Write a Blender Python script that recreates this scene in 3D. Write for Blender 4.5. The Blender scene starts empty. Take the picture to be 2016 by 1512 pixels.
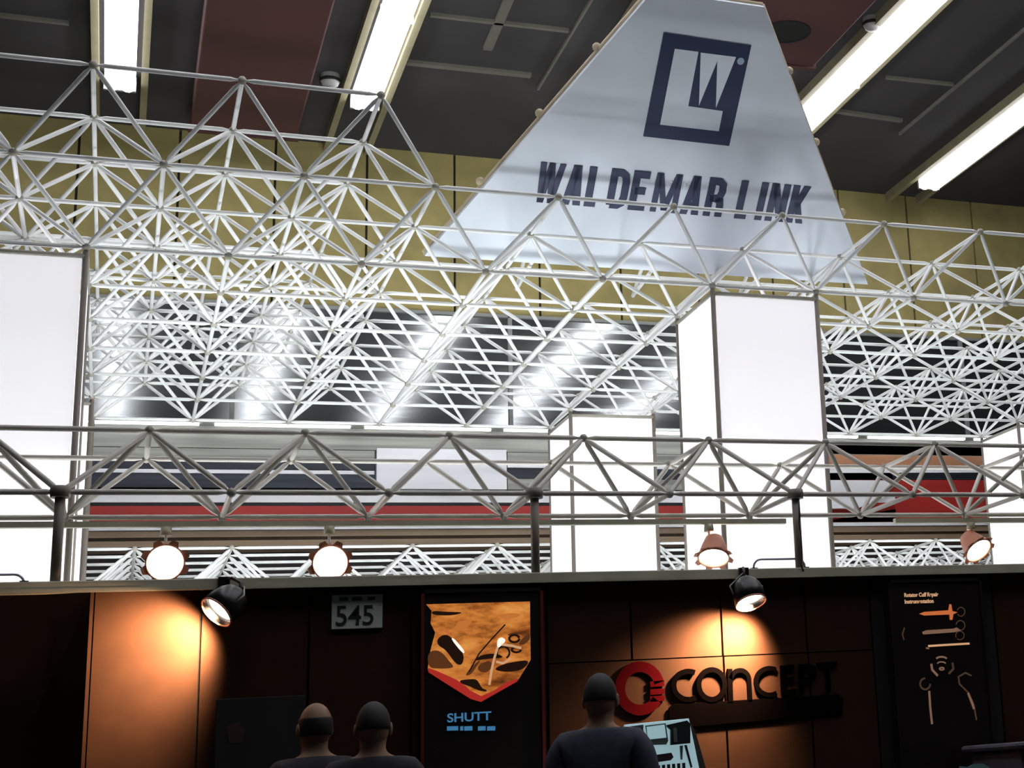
import bpy, bmesh, math, random
from mathutils import Vector, Matrix, Quaternion
random.seed(7)
C = bpy.context.scene.collection

# ------------------------------------------------------------------ camera
# calibrated from the lattice nodes of the two space frames (module M), eye height HC
M, HC = 0.85, 1.30
F, CX, CY = 3131.79, 1723.12, 651.08
YAW, PITCH, ROLL = 0.452993, 0.260660, -0.073757
def _rot():
    cy, sy = math.cos(YAW), math.sin(YAW)
    cp, sp = math.cos(PITCH), math.sin(PITCH)
    cr, sr = math.cos(ROLL), math.sin(ROLL)
    R1 = Matrix(((cy, -sy, 0), (sy, cy, 0), (0, 0, 1)))
    B = Matrix(((1, 0, 0), (0, 0, -1), (0, 1, 0)))
    R2 = Matrix(((1, 0, 0), (0, cp, sp), (0, -sp, cp)))
    R3 = Matrix(((cr, -sr, 0), (sr, cr, 0), (0, 0, 1)))
    return R3 @ R2 @ B @ R1
RM = _rot()
cam_data = bpy.data.cameras.new('camera')
cam = bpy.data.objects.new('camera', cam_data)
C.objects.link(cam)
cam_data.sensor_width = 36
cam_data.lens = F / 2016 * 36
cam_data.shift_x = (1008 - CX) / 2016
cam_data.shift_y = (CY - 756) / 2016
cam_data.clip_end = 200
right, up, back = Vector(RM[0]), -Vector(RM[1]), -Vector(RM[2])
cam.matrix_world = Matrix(((right.x, up.x, back.x, 0), (right.y, up.y, back.y, 0), (right.z, up.z, back.z, HC), (0, 0, 0, 1)))
bpy.context.scene.camera = cam

# ------------------------------------------------------------------ world, exposure
w = bpy.data.worlds.new('hall_air')
bpy.context.scene.world = w
w.use_nodes = True
w.node_tree.nodes['Background'].inputs[0].default_value = (0.9, 0.95, 1.0, 1)
w.node_tree.nodes['Background'].inputs[1].default_value = 0.004
vs = bpy.context.scene.view_settings
vs.view_transform = 'Standard'
try: vs.look = 'None'
except Exception: pass
vs.exposure = 0.0
vs.gamma = 1.0
vs.use_curve_mapping = False

TUBE_L = 9.0        # fluorescent tube radiance
FLOOD_W = 24.5      # added uplights, watts each
SPOT_W = 360.0       # clip-on tungsten lamps

# ------------------------------------------------------------------ photo pixel -> point (module units, camera at 0,0,0)
def ray(x, y):
    return RM.transposed() @ Vector(((x - CX) / F, (y - CY) / F, 1))
def at_y(x, y, Y): v = ray(x, y); return v * (Y / v.y)
def at_z(x, y, Z): v = ray(x, y); return v * (Z / v.z)
def W3(p): return Vector((p[0] * M, p[1] * M, p[2] * M + HC))

# lattice constants (modules)
X0, Y0, Z0, H = -0.34156, 12.80623, 4.14055, 0.5285
XA, YA, ZA, HB = -0.36, 11.1337, 1.9695, 0.5143
YW, ZC = 24.0, 9.67          # hall back wall, ceiling

# ------------------------------------------------------------------ materials
MATS = {}
def mat(name, col, rough=0.6, metal=0.0, emit=None, es=0.0, noise=0.0, nscale=8.0, bump=0.0, stretch=(1, 1, 1), spec=0.5):
    m = bpy.data.materials.new(name); m.use_nodes = True
    nt = m.node_tree; b = nt.nodes['Principled BSDF']
    b.inputs['Base Color'].default_value = (*col, 1)
    b.inputs['Roughness'].default_value = rough
    b.inputs['Metallic'].default_value = metal
    b.inputs['Specular IOR Level'].default_value = spec
    if emit:
        b.inputs['Emission Color'].default_value = (*emit, 1)
        b.inputs['Emission Strength'].default_value = es
    if noise or bump:
        tc = nt.nodes.new('ShaderNodeTexCoord'); mp = nt.nodes.new('ShaderNodeMapping')
        mp.inputs['Scale'].default_value = stretch
        n = nt.nodes.new('ShaderNodeTexNoise'); n.inputs['Scale'].default_value = nscale; n.inputs['Detail'].default_value = 5
        nt.links.new(tc.outputs['Object'], mp.inputs[0]); nt.links.new(mp.outputs[0], n.inputs['Vector'])
        if noise:
            r = nt.nodes.new('ShaderNodeMapRange')
            r.inputs['From Min'].default_value = 0.3; r.inputs['From Max'].default_value = 0.7
            r.inputs['To Min'].default_value = 1 - noise; r.inputs['To Max'].default_value = 1 + noise * 0.4
            mx = nt.nodes.new('ShaderNodeVectorMath'); mx.operation = 'SCALE'
            mx.inputs[0].default_value = col
            nt.links.new(n.outputs['Fac'], r.inputs['Value']); nt.links.new(r.outputs[0], mx.inputs['Scale'])
            nt.links.new(mx.outputs[0], b.inputs['Base Color'])
        if bump:
            bp = nt.nodes.new('ShaderNodeBump'); bp.inputs['Strength'].default_value = bump; bp.inputs['Distance'].default_value = 0.02
            nt.links.new(n.outputs['Fac'], bp.inputs['Height']); nt.links.new(bp.outputs[0], b.inputs['Normal'])
    MATS[name] = m
    return m

mat('white_paint', (0.80, 0.82, 0.80), 0.45, noise=0.05, nscale=3)
mat('white_paint_dim', (0.56, 0.53, 0.47), 0.5, noise=0.08, nscale=4)  # white struts, with dim warm light put into their colour
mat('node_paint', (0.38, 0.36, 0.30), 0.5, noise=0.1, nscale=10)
mat('post_paint', (0.22, 0.19, 0.155), 0.5, noise=0.1, nscale=6)
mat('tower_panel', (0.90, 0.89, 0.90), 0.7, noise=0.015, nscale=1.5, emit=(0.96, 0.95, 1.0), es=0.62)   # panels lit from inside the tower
mat('sign_white', (0.66, 0.72, 0.79), 0.6, noise=0.05, nscale=2.5)
mat('sign_edge', (0.50, 0.42, 0.28), 0.6, noise=0.1)
mat('navy', (0.012, 0.022, 0.075), 0.5, noise=0.12, nscale=14)
mat('mark_blue', (0.36, 0.48, 0.60), 0.5, noise=0.05)
mat('ceiling_black', (0.042, 0.039, 0.039), 0.9, noise=0.15, nscale=1.2)
mat('ceiling_bar', (0.14, 0.13, 0.105), 0.7, noise=0.1)
mat('duct_red', (0.085, 0.032, 0.029), 0.75, noise=0.15, nscale=1.5)
mat('duct_dark', (0.012, 0.011, 0.011), 0.8, noise=0.1)
mat('fixture_olive', (0.26, 0.235, 0.14), 0.5, noise=0.15, nscale=4)
mat('tube_light', (0.9, 0.9, 0.9), 0.4, emit=(0.95, 0.94, 1.0), es=TUBE_L)
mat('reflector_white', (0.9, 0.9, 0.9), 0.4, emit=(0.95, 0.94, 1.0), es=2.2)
mat('added_cove_tube', (0.9, 0.9, 0.9), 0.4, emit=(0.95, 0.97, 1.0), es=7.0)  # tubes of the added strip
mat('tube_end', (0.3, 0.3, 0.28), 0.5, noise=0.1)
mat('wall_olive', (0.37, 0.31, 0.115), 0.8, noise=0.28, nscale=2.0, bump=0.15)
mat('joint_dark', (0.03, 0.026, 0.015), 0.9, noise=0.1)
mat('glass_dark', (0.27, 0.29, 0.29), 0.10, metal=0.9, bump=0.05, nscale=1.6, stretch=(0.35, 1, 3.0))
mat('mullion', (0.25, 0.27, 0.25), 0.4, noise=0.1)
mat('board_white', (0.78, 0.80, 0.82), 0.4, noise=0.12, nscale=2, stretch=(0.2, 1, 3))
mat('board_grey', (0.30, 0.31, 0.27), 0.4, noise=0.45, nscale=3, stretch=(0.15, 1, 5))
mat('board_navy', (0.03, 0.038, 0.05), 0.3, noise=0.7, nscale=3, stretch=(0.15, 1, 6))
mat('board_red', (0.36, 0.022, 0.016), 0.45, noise=0.2, nscale=2, stretch=(0.3, 1, 3))
mat('board_tan', (0.28, 0.20, 0.125), 0.55, noise=0.25, nscale=3, stretch=(0.15, 1, 6))
mat('board_brown', (0.07, 0.04, 0.018), 0.6, noise=0.3, nscale=3, stretch=(0.15, 1, 6))
mat('board_orange', (0.42, 0.20, 0.10), 0.5, noise=0.2, nscale=3, stretch=(0.2, 1, 4))
mat('back_dark', (0.02, 0.016, 0.014), 0.9, noise=0.2)
mat('floor_carpet', (0.05, 0.05, 0.055), 0.95, noise=0.25, nscale=40, bump=0.2)
mat('panel_brown', (0.044, 0.0195, 0.0095), 0.85, noise=0.14, nscale=7, bump=0.05, spec=0.1)
mat('panel_shadow_gap', (0.02, 0.012, 0.008), 0.9, noise=0.1)
mat('panel_black', (0.010, 0.009, 0.010), 0.75, noise=0.2, nscale=5)
mat('fascia_olive', (0.54, 0.53, 0.40), 0.55, noise=0.18, nscale=4)
mat('black_metal', (0.012, 0.011, 0.011), 0.35, noise=0.1)
mat('lamp_inner', (0.9, 0.75, 0.6), 0.3, emit=(1, 0.86, 0.72), es=9.0)
mat('lamp_glass', (0.6, 0.65, 0.7), 0.2, emit=(0.94, 0.98, 1.0), es=3.0)
mat('lamp_rim', (0.62, 0.25, 0.15), 0.5, noise=0.1)
mat('par_lens', (1, 1, 1), 0.3, emit=(1, 0.90, 0.86), es=30.0)
mat('par_reflector', (0.9, 0.5, 0.38), 0.35, emit=(1, 0.45, 0.30), es=0.7)
mat('letter_dark', (0.0016, 0.0011, 0.0011), 0.9, noise=0.15, spec=0.0)
mat('logo_red', (0.050, 0.0025, 0.004), 0.9, noise=0.15, spec=0.0)
mat('number_plate', (0.62, 0.70, 0.64), 0.6, noise=0.06)
mat('print_black', (0.01, 0.012, 0.012), 0.6, noise=0.1)
mat('print_grey', (0.10, 0.10, 0.09), 0.6, noise=0.2)
mat('frame_dark', (0.012, 0.007, 0.007), 0.4, noise=0.15)
mat('edge_red', (0.16, 0.02, 0.015), 0.4, noise=0.15)
mat('cable', (0.015, 0.013, 0.013), 0.5, noise=0.1)
mat('steel_tube', (0.45, 0.45, 0.55), 0.3, metal=0.7, noise=0.05)
mat('glow_blue', (0.02, 0.1, 0.2), 0.5, emit=(0.05, 0.19, 0.36), es=0.8)
mat('glow_cream', (0.3, 0.2, 0.12), 0.5, emit=(0.75, 0.42, 0.22), es=0.75)
mat('glow_orange', (0.3, 0.1, 0.04), 0.5, emit=(0.55, 0.14, 0.04), es=0.9)
mat('glow_steel', (0.2, 0.14, 0.1), 0.5, emit=(0.42, 0.22, 0.14), es=0.40)
mat('glow_faint', (0.06, 0.04, 0.03), 0.5, emit=(0.16, 0.085, 0.05), es=0.32)
mat('glow_white', (0.8, 0.8, 0.8), 0.5, emit=(1.0, 0.86, 0.74), es=1.1)
mat('glow_red', (0.3, 0.02, 0.02), 0.5, emit=(0.50, 0.030, 0.022), es=0.70, spec=0.1)
mat('print_dark', (0.010, 0.005, 0.004), 0.6, emit=(0.012, 0.005, 0.003), es=1.0, spec=0.1)
mat('print_brown', (0.05, 0.018, 0.008), 0.6, emit=(0.10, 0.032, 0.010), es=0.9, spec=0.1)
mat('print_rust', (0.3, 0.09, 0.02), 0.6, emit=(0.50, 0.16, 0.03), es=0.95)
mat('print_faint', (0.045, 0.018, 0.016), 0.6, noise=0.3)
mat('board_ice', (0.52, 0.68, 0.72), 0.5, noise=0.12, nscale=9, emit=(0.28, 0.43, 0.47), es=0.8)   # internally lit display board
mat('tool_dark', (0.04, 0.045, 0.05), 0.35, noise=0.2)
mat('tool_plum', (0.07, 0.045, 0.06), 0.4, noise=0.2)
mat('tool_steel', (0.35, 0.42, 0.40), 0.3, metal=0.5, noise=0.1)
mat('skin', (0.30, 0.19, 0.12), 0.65, noise=0.08, spec=0.25)
mat('hair_dark', (0.008, 0.007, 0.007), 0.7, noise=0.2, nscale=40)
mat('hair_grey', (0.20, 0.20, 0.24), 0.6, noise=0.3, nscale=40)
mat('cloth_black', (0.010, 0.010, 0.014), 0.8, noise=0.2, nscale=30)
mat('cloth_navy', (0.05, 0.055, 0.085), 0.85, noise=0.25, nscale=30)
mat('counter_cloth', (0.10, 0.10, 0.14), 0.7, noise=0.25, nscale=6)
mat('teal_paper', (0.20, 0.42, 0.42), 0.5, noise=0.15)

def rock_print():
    m = bpy.data.materials.new('rock_print'); m.use_nodes = True
    nt = m.node_tree; b = nt.nodes['Principled BSDF']
    tc = nt.nodes.new('ShaderNodeTexCoord'); mp = nt.nodes.new('ShaderNodeMapping')
    mp.inputs['Rotation'].default_value = (0, 0.5, 0); mp.inputs['Scale'].default_value = (2.0, 1, 4.5)
    n = nt.nodes.new('ShaderNodeTexNoise'); n.inputs['Scale'].default_value = 2.6; n.inputs['Detail'].default_value = 9; n.inputs['Roughness'].default_value = 0.62
    cr = nt.nodes.new('ShaderNodeValToRGB')
    e = cr.color_ramp.elements
    e[0].position = 0.28; e[0].color = (0.07, 0.02, 0.006, 1)
    e[1].position = 0.72; e[1].color = (0.82, 0.36, 0.09, 1)
    a = cr.color_ramp.elements.new(0.40); a.color = (0.26, 0.07, 0.013, 1)
    a = cr.color_ramp.elements.new(0.54); a.color = (0.58, 0.19, 0.035, 1)
    nt.links.new(tc.outputs['Object'], mp.inputs[0]); nt.links.new(mp.outputs[0], n.inputs['Vector'])
    nt.links.new(n.outputs['Fac'], cr.inputs[0])
    nt.links.new(cr.outputs[0], b.inputs['Base Color']); nt.links.new(cr.outputs[0], b.inputs['Emission Color'])
    b.inputs['Emission Strength'].default_value = 0.85; b.inputs['Specular IOR Level'].default_value = 0.1
    MATS['rock_print'] = m
rock_print()

# ------------------------------------------------------------------ helpers
def tag(o, label=None, cat=None, group=None, kind=None):
    if label: o['label'] = label
    if cat: o['category'] = cat
    if group: o['group'] = group
    if kind: o['kind'] = kind
    return o
def empty(name, loc, label=None, cat=None, group=None, kind=None):
    o = bpy.data.objects.new(name, None); o.location = loc; o.empty_display_size = 0.1
    C.objects.link(o); return tag(o, label, cat, group, kind)
def abs_loc(o):
    v = Vector(o.location)
    while o.parent: o = o.parent; v += Vector(o.location)
    return v

class MB:
    """collects shapes in world metres, builds one mesh object"""
    def __init__(s): s.v = []; s.f = []; s.smooth = []
    def add(s, vs, fs, smooth=False):
        n = len(s.v); s.v += [Vector(a) for a in vs]
        for f in fs: s.f.append([i + n for i in f]); s.smooth.append(smooth)
        return s
    def box(s, a, b):
        x0, y0, z0 = [min(p, q) for p, q in zip(a, b)]; x1, y1, z1 = [max(p, q) for p, q in zip(a, b)]
        return s.add([(x0,y0,z0),(x1,y0,z0),(x1,y1,z0),(x0,y1,z0),(x0,y0,z1),(x1,y0,z1),(x1,y1,z1),(x0,y1,z1)],
                     [(0,3,2,1),(4,5,6,7),(0,1,5,4),(1,2,6,5),(2,3,7,6),(3,0,4,7)])
    def prism(s, pts, off):
        n = len(pts); pts = [Vector(p) for p in pts]; off = Vector(off)
        nrm = Vector((0, 0, 0))
        for i in range(n): nrm += pts[i].cross(pts[(i + 1) % n])
        if nrm.dot(off) > 0: pts = pts[::-1]
        return s.add(pts + [p + off for p in pts],
                     [tuple(range(n)), tuple(range(2 * n - 1, n - 1, -1))] + [(i, i + n, (i + 1) % n + n, (i + 1) % n) for i in range(n)])
    def tube(s, pts, r, n=10, closed=False, caps=True):
        pts = [Vector(p) for p in pts]; k = len(pts); rings = []
        rad = r if isinstance(r, (list, tuple)) else [r] * k
        ref = None; base = len(s.v); vs = []
        for i in range(k):
            if closed: t = pts[(i + 1) % k] - pts[i - 1]
            else: t = pts[min(i + 1, k - 1)] - pts[max(i - 1, 0)]
            t.normalize()
            if ref is None: ref = t.orthogonal().normalized()
            ref = (ref - t * ref.dot(t)).normalized(); b = t.cross(ref)
            for j in range(n):
                a = 2 * math.pi * j / n
                vs.append(pts[i] + (ref * math.cos(a) + b * math.sin(a)) * rad[i])
        fs = []
        for i in range(k if closed else k - 1):
            for j in range(n):
                a, b2 = i * n + j, i * n + (j + 1) % n
                c, d = ((i + 1) % k) * n + (j + 1) % n, ((i + 1) % k) * n + j
                fs.append((a, b2, c, d))
        s.add(vs, fs, True)
        if caps and not closed: s.add([], []); s.f.append([base + j for j in range(n - 1, -1, -1)]); s.smooth.append(False); s.f.append([base + (k - 1) * n + j for j in range(n)]); s.smooth.append(False)
        return s
    def lathe(s, prof, origin, axis, n=24, cap0=False, cap1=False):
        """prof: list of (radius, height along axis)"""
        axis = Vector(axis).normalized(); o = Vector(origin); u = axis.orthogonal().normalized(); v = axis.cross(u)
        vs = []; fs = []; k = len(prof); base = len(s.v)
        for r, h in prof:
            for j in range(n):
                a = 2 * math.pi * j / n
                vs.append(o + axis * h + (u * math.cos(a) + v * math.sin(a)) * r)
        for i in range(k - 1):
            for j in range(n):
                fs.append((i * n + j, i * n + (j + 1) % n, (i + 1) * n + (j + 1) % n, (i + 1) * n + j))
        s.add(vs, fs, True)
        if cap0: s.f.append([base + j for j in range(n - 1, -1, -1)]); s.smooth.append(False)
        if cap1: s.f.append([base + (k - 1) * n + j for j in range(n)]); s.smooth.append(False)
        return s
    def ellipsoid(s, c, r, nu=16, nv=10, rot=None):
        vs = []; fs = []; c = Vector(c)
        for i in range(nv + 1):
            th = math.pi * i / nv
            for j in range(nu):
                ph = 2 * math.pi * j / nu
                p = Vector((r[0] * math.sin(th) * math.cos(ph), r[1] * math.sin(th) * math.sin(ph), r[2] * math.cos(th)))
                vs.append(c + (rot @ p if rot else p))
        for i in range(nv):
            for j in range(nu):
                fs.append((i * nu + j, (i + 1) * nu + j, (i + 1) * nu + (j + 1) % nu, i * nu + (j + 1) % nu))
        return s.add(vs, fs, True)
    def build(s, name, m, parent=None, label=None, cat=None, group=None, kind=None, bevel=0.0):
        me = bpy.data.meshes.new(name)
        if parent is not None: org = abs_loc(parent)
        else:
            lo = [min(v[i] for v in s.v) for i in range(3)]; hi = [max(v[i] for v in s.v) for i in range(3)]
            org = Vector(((lo[0] + hi[0]) / 2, (lo[1] + hi[1]) / 2, lo[2]))
        me.from_pydata([v - org for v in s.v], [], s.f)
        me.polygons.foreach_set('use_smooth', s.smooth)
        me.materials.append(MATS[m]); me.update()
        o = bpy.data.objects.new(name, me); C.objects.link(o)
        if parent is not None: o.parent = parent
        else: o.location = org
        if bevel:
            b = o.modifiers.new('bevel', 'BEVEL'); b.width = bevel; b.segments = 2; b.limit_method = 'ANGLE'
        return tag(o, label, cat, group, kind)

def mbox(a, b):          # box in module units
    return MB().box(W3(a), W3(b))

# ribbons for lettering: polyline of (u,v) with width -> solid letters in a plane
def ribbon(mb, pts, width, frame, depth, closed=False):
    o, U, V, N = frame
    n = len(pts); L = []; R = []
    P = [Vector((p[0], p[1])) for p in pts]
    for i in range(n):
        if closed or 0 < i < n - 1:
            a = (P[i] - P[i - 1]).normalized(); b = (P[(i + 1) % n] - P[i]).normalized()
            na = Vector((-a.y, a.x)); nb = Vector((-b.y, b.x)); mm = (na + nb)
            if mm.length < 1e-6: mm = na.copy()
            mm.normalize(); k = min(1 / max(mm.dot(na), 0.3), 2.2); d = mm * (width / 2 * k)
        else:
            a = (P[1] - P[0]) if i == 0 else (P[-1] - P[-2]); a.normalize(); d = Vector((-a.y, a.x)) * (width / 2)
        L.append(P[i] + d); R.append(P[i] - d)
    def w(q, h): return o + U * q.x + V * q.y + N * h
    vs = []
    for i in range(n): vs += [w(L[i], depth), w(R[i], depth), w(L[i], 0), w(R[i], 0)]
    fs = []
    m = n if closed else n - 1
    for i in range(m):
        a, b = 4 * i, 4 * ((i + 1) % n)
        fs += [(a, a + 1, b + 1, b), (a + 2, b + 2, b + 3, a + 3), (a, b, b + 2, a + 2), (a + 1, a + 3, b + 3, b + 1)]
    if not closed:
        fs += [(0, 2, 3, 1), (4 * n - 4, 4 * n - 3, 4 * n - 1, 4 * n - 2)]
    mb.add(vs, fs)
def arc(cx, cy, rx, ry, a0, a1, n=18):
    return [(cx + rx * math.cos(math.radians(a0 + (a1 - a0) * i / n)), cy + ry * math.sin(math.radians(a0 + (a1 - a0) * i / n))) for i in range(n + 1)]

def text_obj(name, body, size, loc, rot, m, parent, depth=0.002, sx=1.0, offset=0.0):
    cu = bpy.data.curves.new(name, 'FONT'); cu.body = body; cu.size = size; cu.extrude = depth; cu.offset = offset
    cu.align_x = 'LEFT'; cu.align_y = 'BOTTOM_BASELINE'
    tmp = bpy.data.objects.new(name + '_t', cu); C.objects.link(tmp)
    dg = bpy.context.evaluated_depsgraph_get(); dg.update()
    me = bpy.data.meshes.new_from_object(tmp.evaluated_get(dg)); me.name = name
    bpy.data.objects.remove(tmp)
    me.materials.clear(); me.materials.append(MATS[m])
    o = bpy.data.objects.new(name, me); C.objects.link(o); o.parent = parent
    o.location = Vector(loc) - abs_loc(parent); o.rotation_euler = rot; o.scale = (sx, 1, 1)
    return o

# ------------------------------------------------------------------ the hall: floor, ceiling, back wall
MB().box((-14, -3, -0.1), (26, YW * M + 0.6, 0)).build('floor', 'floor_carpet', kind='structure')
ceil = mbox((-12, 1, ZC), (24, YW + .4, ZC + .2)).build('ceiling', 'ceiling_black', kind='structure')
def ceil_bar(x0, y0, x1, y1, wd=0.05, drop=0.05, m='ceiling_bar'):
    a = Vector((x0, y0)); b = Vector((x1, y1)); d = (b - a).normalized(); n = Vector((-d.y, d.x)) * wd / 2
    pts = [a + n, b + n, b - n, a - n]
    MB().prism([W3((p.x, p.y, ZC)) for p in pts], (0, 0, -drop * M)).build('ceiling_bar', m, ceil)
for x0, y0, x1, y1, wd in ((3.25, 20.72, 4.95, 20.68, .10), (9.6, 20.7, 10.85, 20.78, .09), (5.18, 8, 5.15, 21.1, .03), (11.2, 8, 11.06, 21.3, .03),
                           (3.3, 19.2, 5.1, 19.15, .06), (4.15, 18.2, 4.2, 20.0, .12), (9.9, 19.35, 11.0, 19.3, .05), (12.9, 18.3, 15.5, 18.3, .05), (8.0, 23.0, 9.0, 23.0, .05), (-2.6, 20.7, -.9, 20.7, .06)):
    ceil_bar(x0, y0, x1, y1, wd)

# red ceiling ducts (one with a round mouth)
def duct(x0, x1, y0, y1, label, hole=None, drop=.35):
    t = empty('ceiling_duct', W3(((x0 + x1) / 2, (y0 + y1) / 2, ZC - drop)), label, 'duct')
    mbox((x0, y0, ZC - drop), (x1, y1, ZC)).build('casing', 'duct_red', t, bevel=.02)
    for y in (y0 + .12, y1 - .12):
        mbox((x0 - .03, y - .04, ZC - drop - .03), (x1 + .03, y + .04, ZC)).build('flange', 'duct_red', t)
    if hole:
        hx, hy, hr = hole
        c = W3((hx, hy, ZC - drop - .001))
        MB().lathe([(hr * M, -.004), (hr * M * 1.0, .012), (hr * M * .93, .012), (hr * M * .93, -.004)], c, (0, 0, -1), 28).build('mouth_ring', 'duct_dark', t)
        MB().lathe([(hr * M * .93, 0.003), (0.001, 0.004)], c, (0, 0, -1), 28).build('mouth_opening', 'duct_dark', t)
duct(.62, 2.05, 16.6, 23.2, 'dark red ceiling duct running between two fluorescent strips')
def _drop(x, y, d): return at_z(x, y, ZC - d)
a = _drop(1505, 15, .35); b = _drop(1700, 45, .35); c = _drop(1590, 140, .35); h = _drop(1548, 62, .35)
duct(a.x - .25, b.x - .1, a.y - 1.2, c.y, 'dark red ceiling duct with round black mouth behind the sign panel', (h.x, h.y, .33))

# small round ceiling fittings
for px, py, lab in ((650, 163, 'small round metal ceiling fitting beside the red duct'), (1718, 52, 'small round metal ceiling fitting touching a fluorescent strip')):
    p = at_z(px, py, ZC - .12); p = W3(p)
    t = empty('ceiling_fitting', p, lab, 'ceiling fitting')
    MB().lathe([(.11, .10), (.115, .02), (.09, -.03), (.04, -.05), (.001, -.052)], p, (0, 0, 1), 20).build('dome', 'tube_end', t)
    MB().lathe([(.03, -.02), (.03, .12)], p + Vector((0, 0, .0)), (0, 0, 1), 10, True, True).build('stem', 'ceiling_bar', t)
    MB().lathe([(.118, .0), (.125, .03), (.118, .04)], p, (0, 0, 1), 20).build('band', 'duct_dark', t)

# fluorescent strips, running away from the camera
def strip(xc, yend, ystart, label):
    t = empty('fluorescent_strip', W3((xc, (yend + ystart) / 2, ZC - .3)), label, 'ceiling light', 'fluorescent strips under the hall ceiling')
    for s in (-1, 1):
        mbox((xc + s * .30 - .045, ystart, ZC - .15), (xc + s * .30 + .045, YW - .05, ZC)).build('side_rail', 'fixture_olive', t)
    mbox((xc - .19, ystart, ZC - .12), (xc + .19, yend, ZC - .05)).build('reflector', 'reflector_white', t)
    n = 6; L = (yend - ystart) / n
    for i in range(n):
        for s in (-1, 1):
            y0 = ystart + i * L + .03; y1 = y0 + L - .06
            MB().tube([W3((xc + s * .10, y0, ZC - .2)), W3((xc + s * .10, y1, ZC - .2))], .085 * M, 12).build('tube', 'tube_light', t)
    for i in range(n + 1):
        y = ystart + i * L
        mbox((xc - .2, y - .025, ZC - .26), (xc + .2, y + .025, ZC - .05)).build('tube_holder', 'reflector_white' if i < n else 'tube_end', t)
strip(-.30, 22.15, 4.5, 'fluorescent strip above the taller three-layer end of the roof frame')
strip(2.86, 21.95, 4.5, 'fluorescent strip between the red duct and the dark ceiling bay')
strip(6.02, 22.0, 4.5, 'fluorescent strip mostly hidden behind the white sign panel')
strip(9.24, 22.3, 4.5, 'fluorescent strip running past the right edge of the white sign panel')
strip(12.40, 22.95, 4.5, 'fluorescent strip ending above the lit patch of olive wall')

# back wall: olive panels above, dark glazing below
wall = mbox((-12, YW + .06, -HC / M), (24, YW + .4, ZC)).build('wall_back', 'joint_dark', kind='structure')
GT = 7.06
x = -.812 - 1.329 * 8
while x < 22:
    mbox((x + .018, YW, GT), (x + 1.311, YW + .06, ZC)).build('panel', 'wall_olive', wall)
    x += 1.329
glass = empty('window_1', W3((6, YW - .02, 3.5)), kind='structure')
GB = 5.25
gx = 5.34 - 3.99 * 4; i = 0
while gx < 20:
    o = mbox((gx + .03, YW - .02, GB), (gx + 3.96, YW + .05, GT - .03)).build('pane', 'glass_dark', glass)
    mbox((gx - .03, YW - .06, GB), (gx + .03, YW + .06, GT - .02)).build('mullion', 'mullion', glass)
    gx += 3.99; i += 1
mbox((-11, YW - .06, GT - .05), (21, YW + .03, GT)).build('head_rail', 'mullion', glass)

# coloured boards under the glazing, standing in for smeared reflections
refl_boards = empty('wall_reflection_boards', W3((6, 23.7, -HC / M)), kind='structure')
YG = 23.6
def zpix(y, xx=700): return at_y(xx, y, YG).z
def board(y0, y1, m, x0=-11, x1=21, proud=0.0, name='reflection_board'):
    mbox((x0, YG - proud, zpix(y1)), (x1, YW, zpix(y0))).build(name, m, refl_boards)
board(838, 856, 'board_grey', proud=.06)
board(857, 886, 'board_grey', proud=.02)
xs = at_y(740, 930, YG).x; xe = at_y(995, 930, YG).x
for (ya, yb, m) in ((887, 908, 'board_grey'), (909, 926, 'board_navy'), (927, 934, 'board_white'), (935, 961, 'board_navy')):
    board(ya, yb, m, x1=xs - .02, proud=.01)
board(884, 964, 'board_white', x0=xs, x1=xe, proud=.09, name='white_reflection_board')
for (ya, yb, m) in ((887, 905, 'board_grey'), (906, 918, 'board_white'), (919, 940, 'board_navy'), (941, 963, 'board_grey')):
    board(ya, yb, m, x0=xe + .03, x1=11.6, proud=.02)
board(966, 990, 'board_white', proud=.05, x1=11.6)
board(991, 996, 'board_navy', proud=.0, x1=11.6)
board(997, 1034, 'board_red', proud=.04, x1=11.6)
board(1036, 1044, 'board_white', proud=.12)
board(1045, 1057, 'board_tan', proud=.09)
board(1058, 1062, 'board_brown', proud=.03)
board(1063, 1074, 'board_tan', proud=.07)
board(1075, 1086, 'board_brown', proud=.02)
board(1087, 1300, 'back_dark')
cv = empty('added_cove_light', W3((4, YG - .3, zpix(846))), 'added slim strip light brightening the boards under the dark glazing', 'strip light')  # strip added only to brighten the boards below
mbox((-9, YG - .30, zpix(846)), (19, YW - .02, zpix(846) + .05)).build('ledge', 'board_grey', cv)
for k in range(14): mbox((-9 + k * 2 + .1, YG - .27, zpix(846) - .03), (-9 + k * 2 + 1.9, YG - .21, zpix(846))).build('tube', 'added_cove_tube', cv)
# right-hand bay: reflections as white, orange and red boards
def rboard(pl, m, proud):
    pts = [at_y(px, py, YG - proud) for px, py in pl]
    MB().prism([W3(p) for p in pts], (0, .3, 0)).build('reflection_board', m, refl_boards)
rboard([(1600, 860), (2100, 880), (2100, 900), (1600, 893)], 'board_navy', .02)
rboard([(1600, 894), (2100, 901), (2100, 916), (1600, 918)], 'board_orange', .05)
rboard([(1600, 919), (2100, 917), (2100, 930), (1600, 931)], 'board_white', .03)
rboard([(1600, 932), (2100, 931), (2100, 944), (1600, 944)], 'board_navy', .02)
rboard([(1600, 945), (1765, 946), (1740, 980), (1690, 1000), (1600, 1001)], 'board_white', .12)
rboard([(1600, 945), (2100, 945), (2100, 1030), (1600, 1030)], 'board_red', .04)

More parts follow.
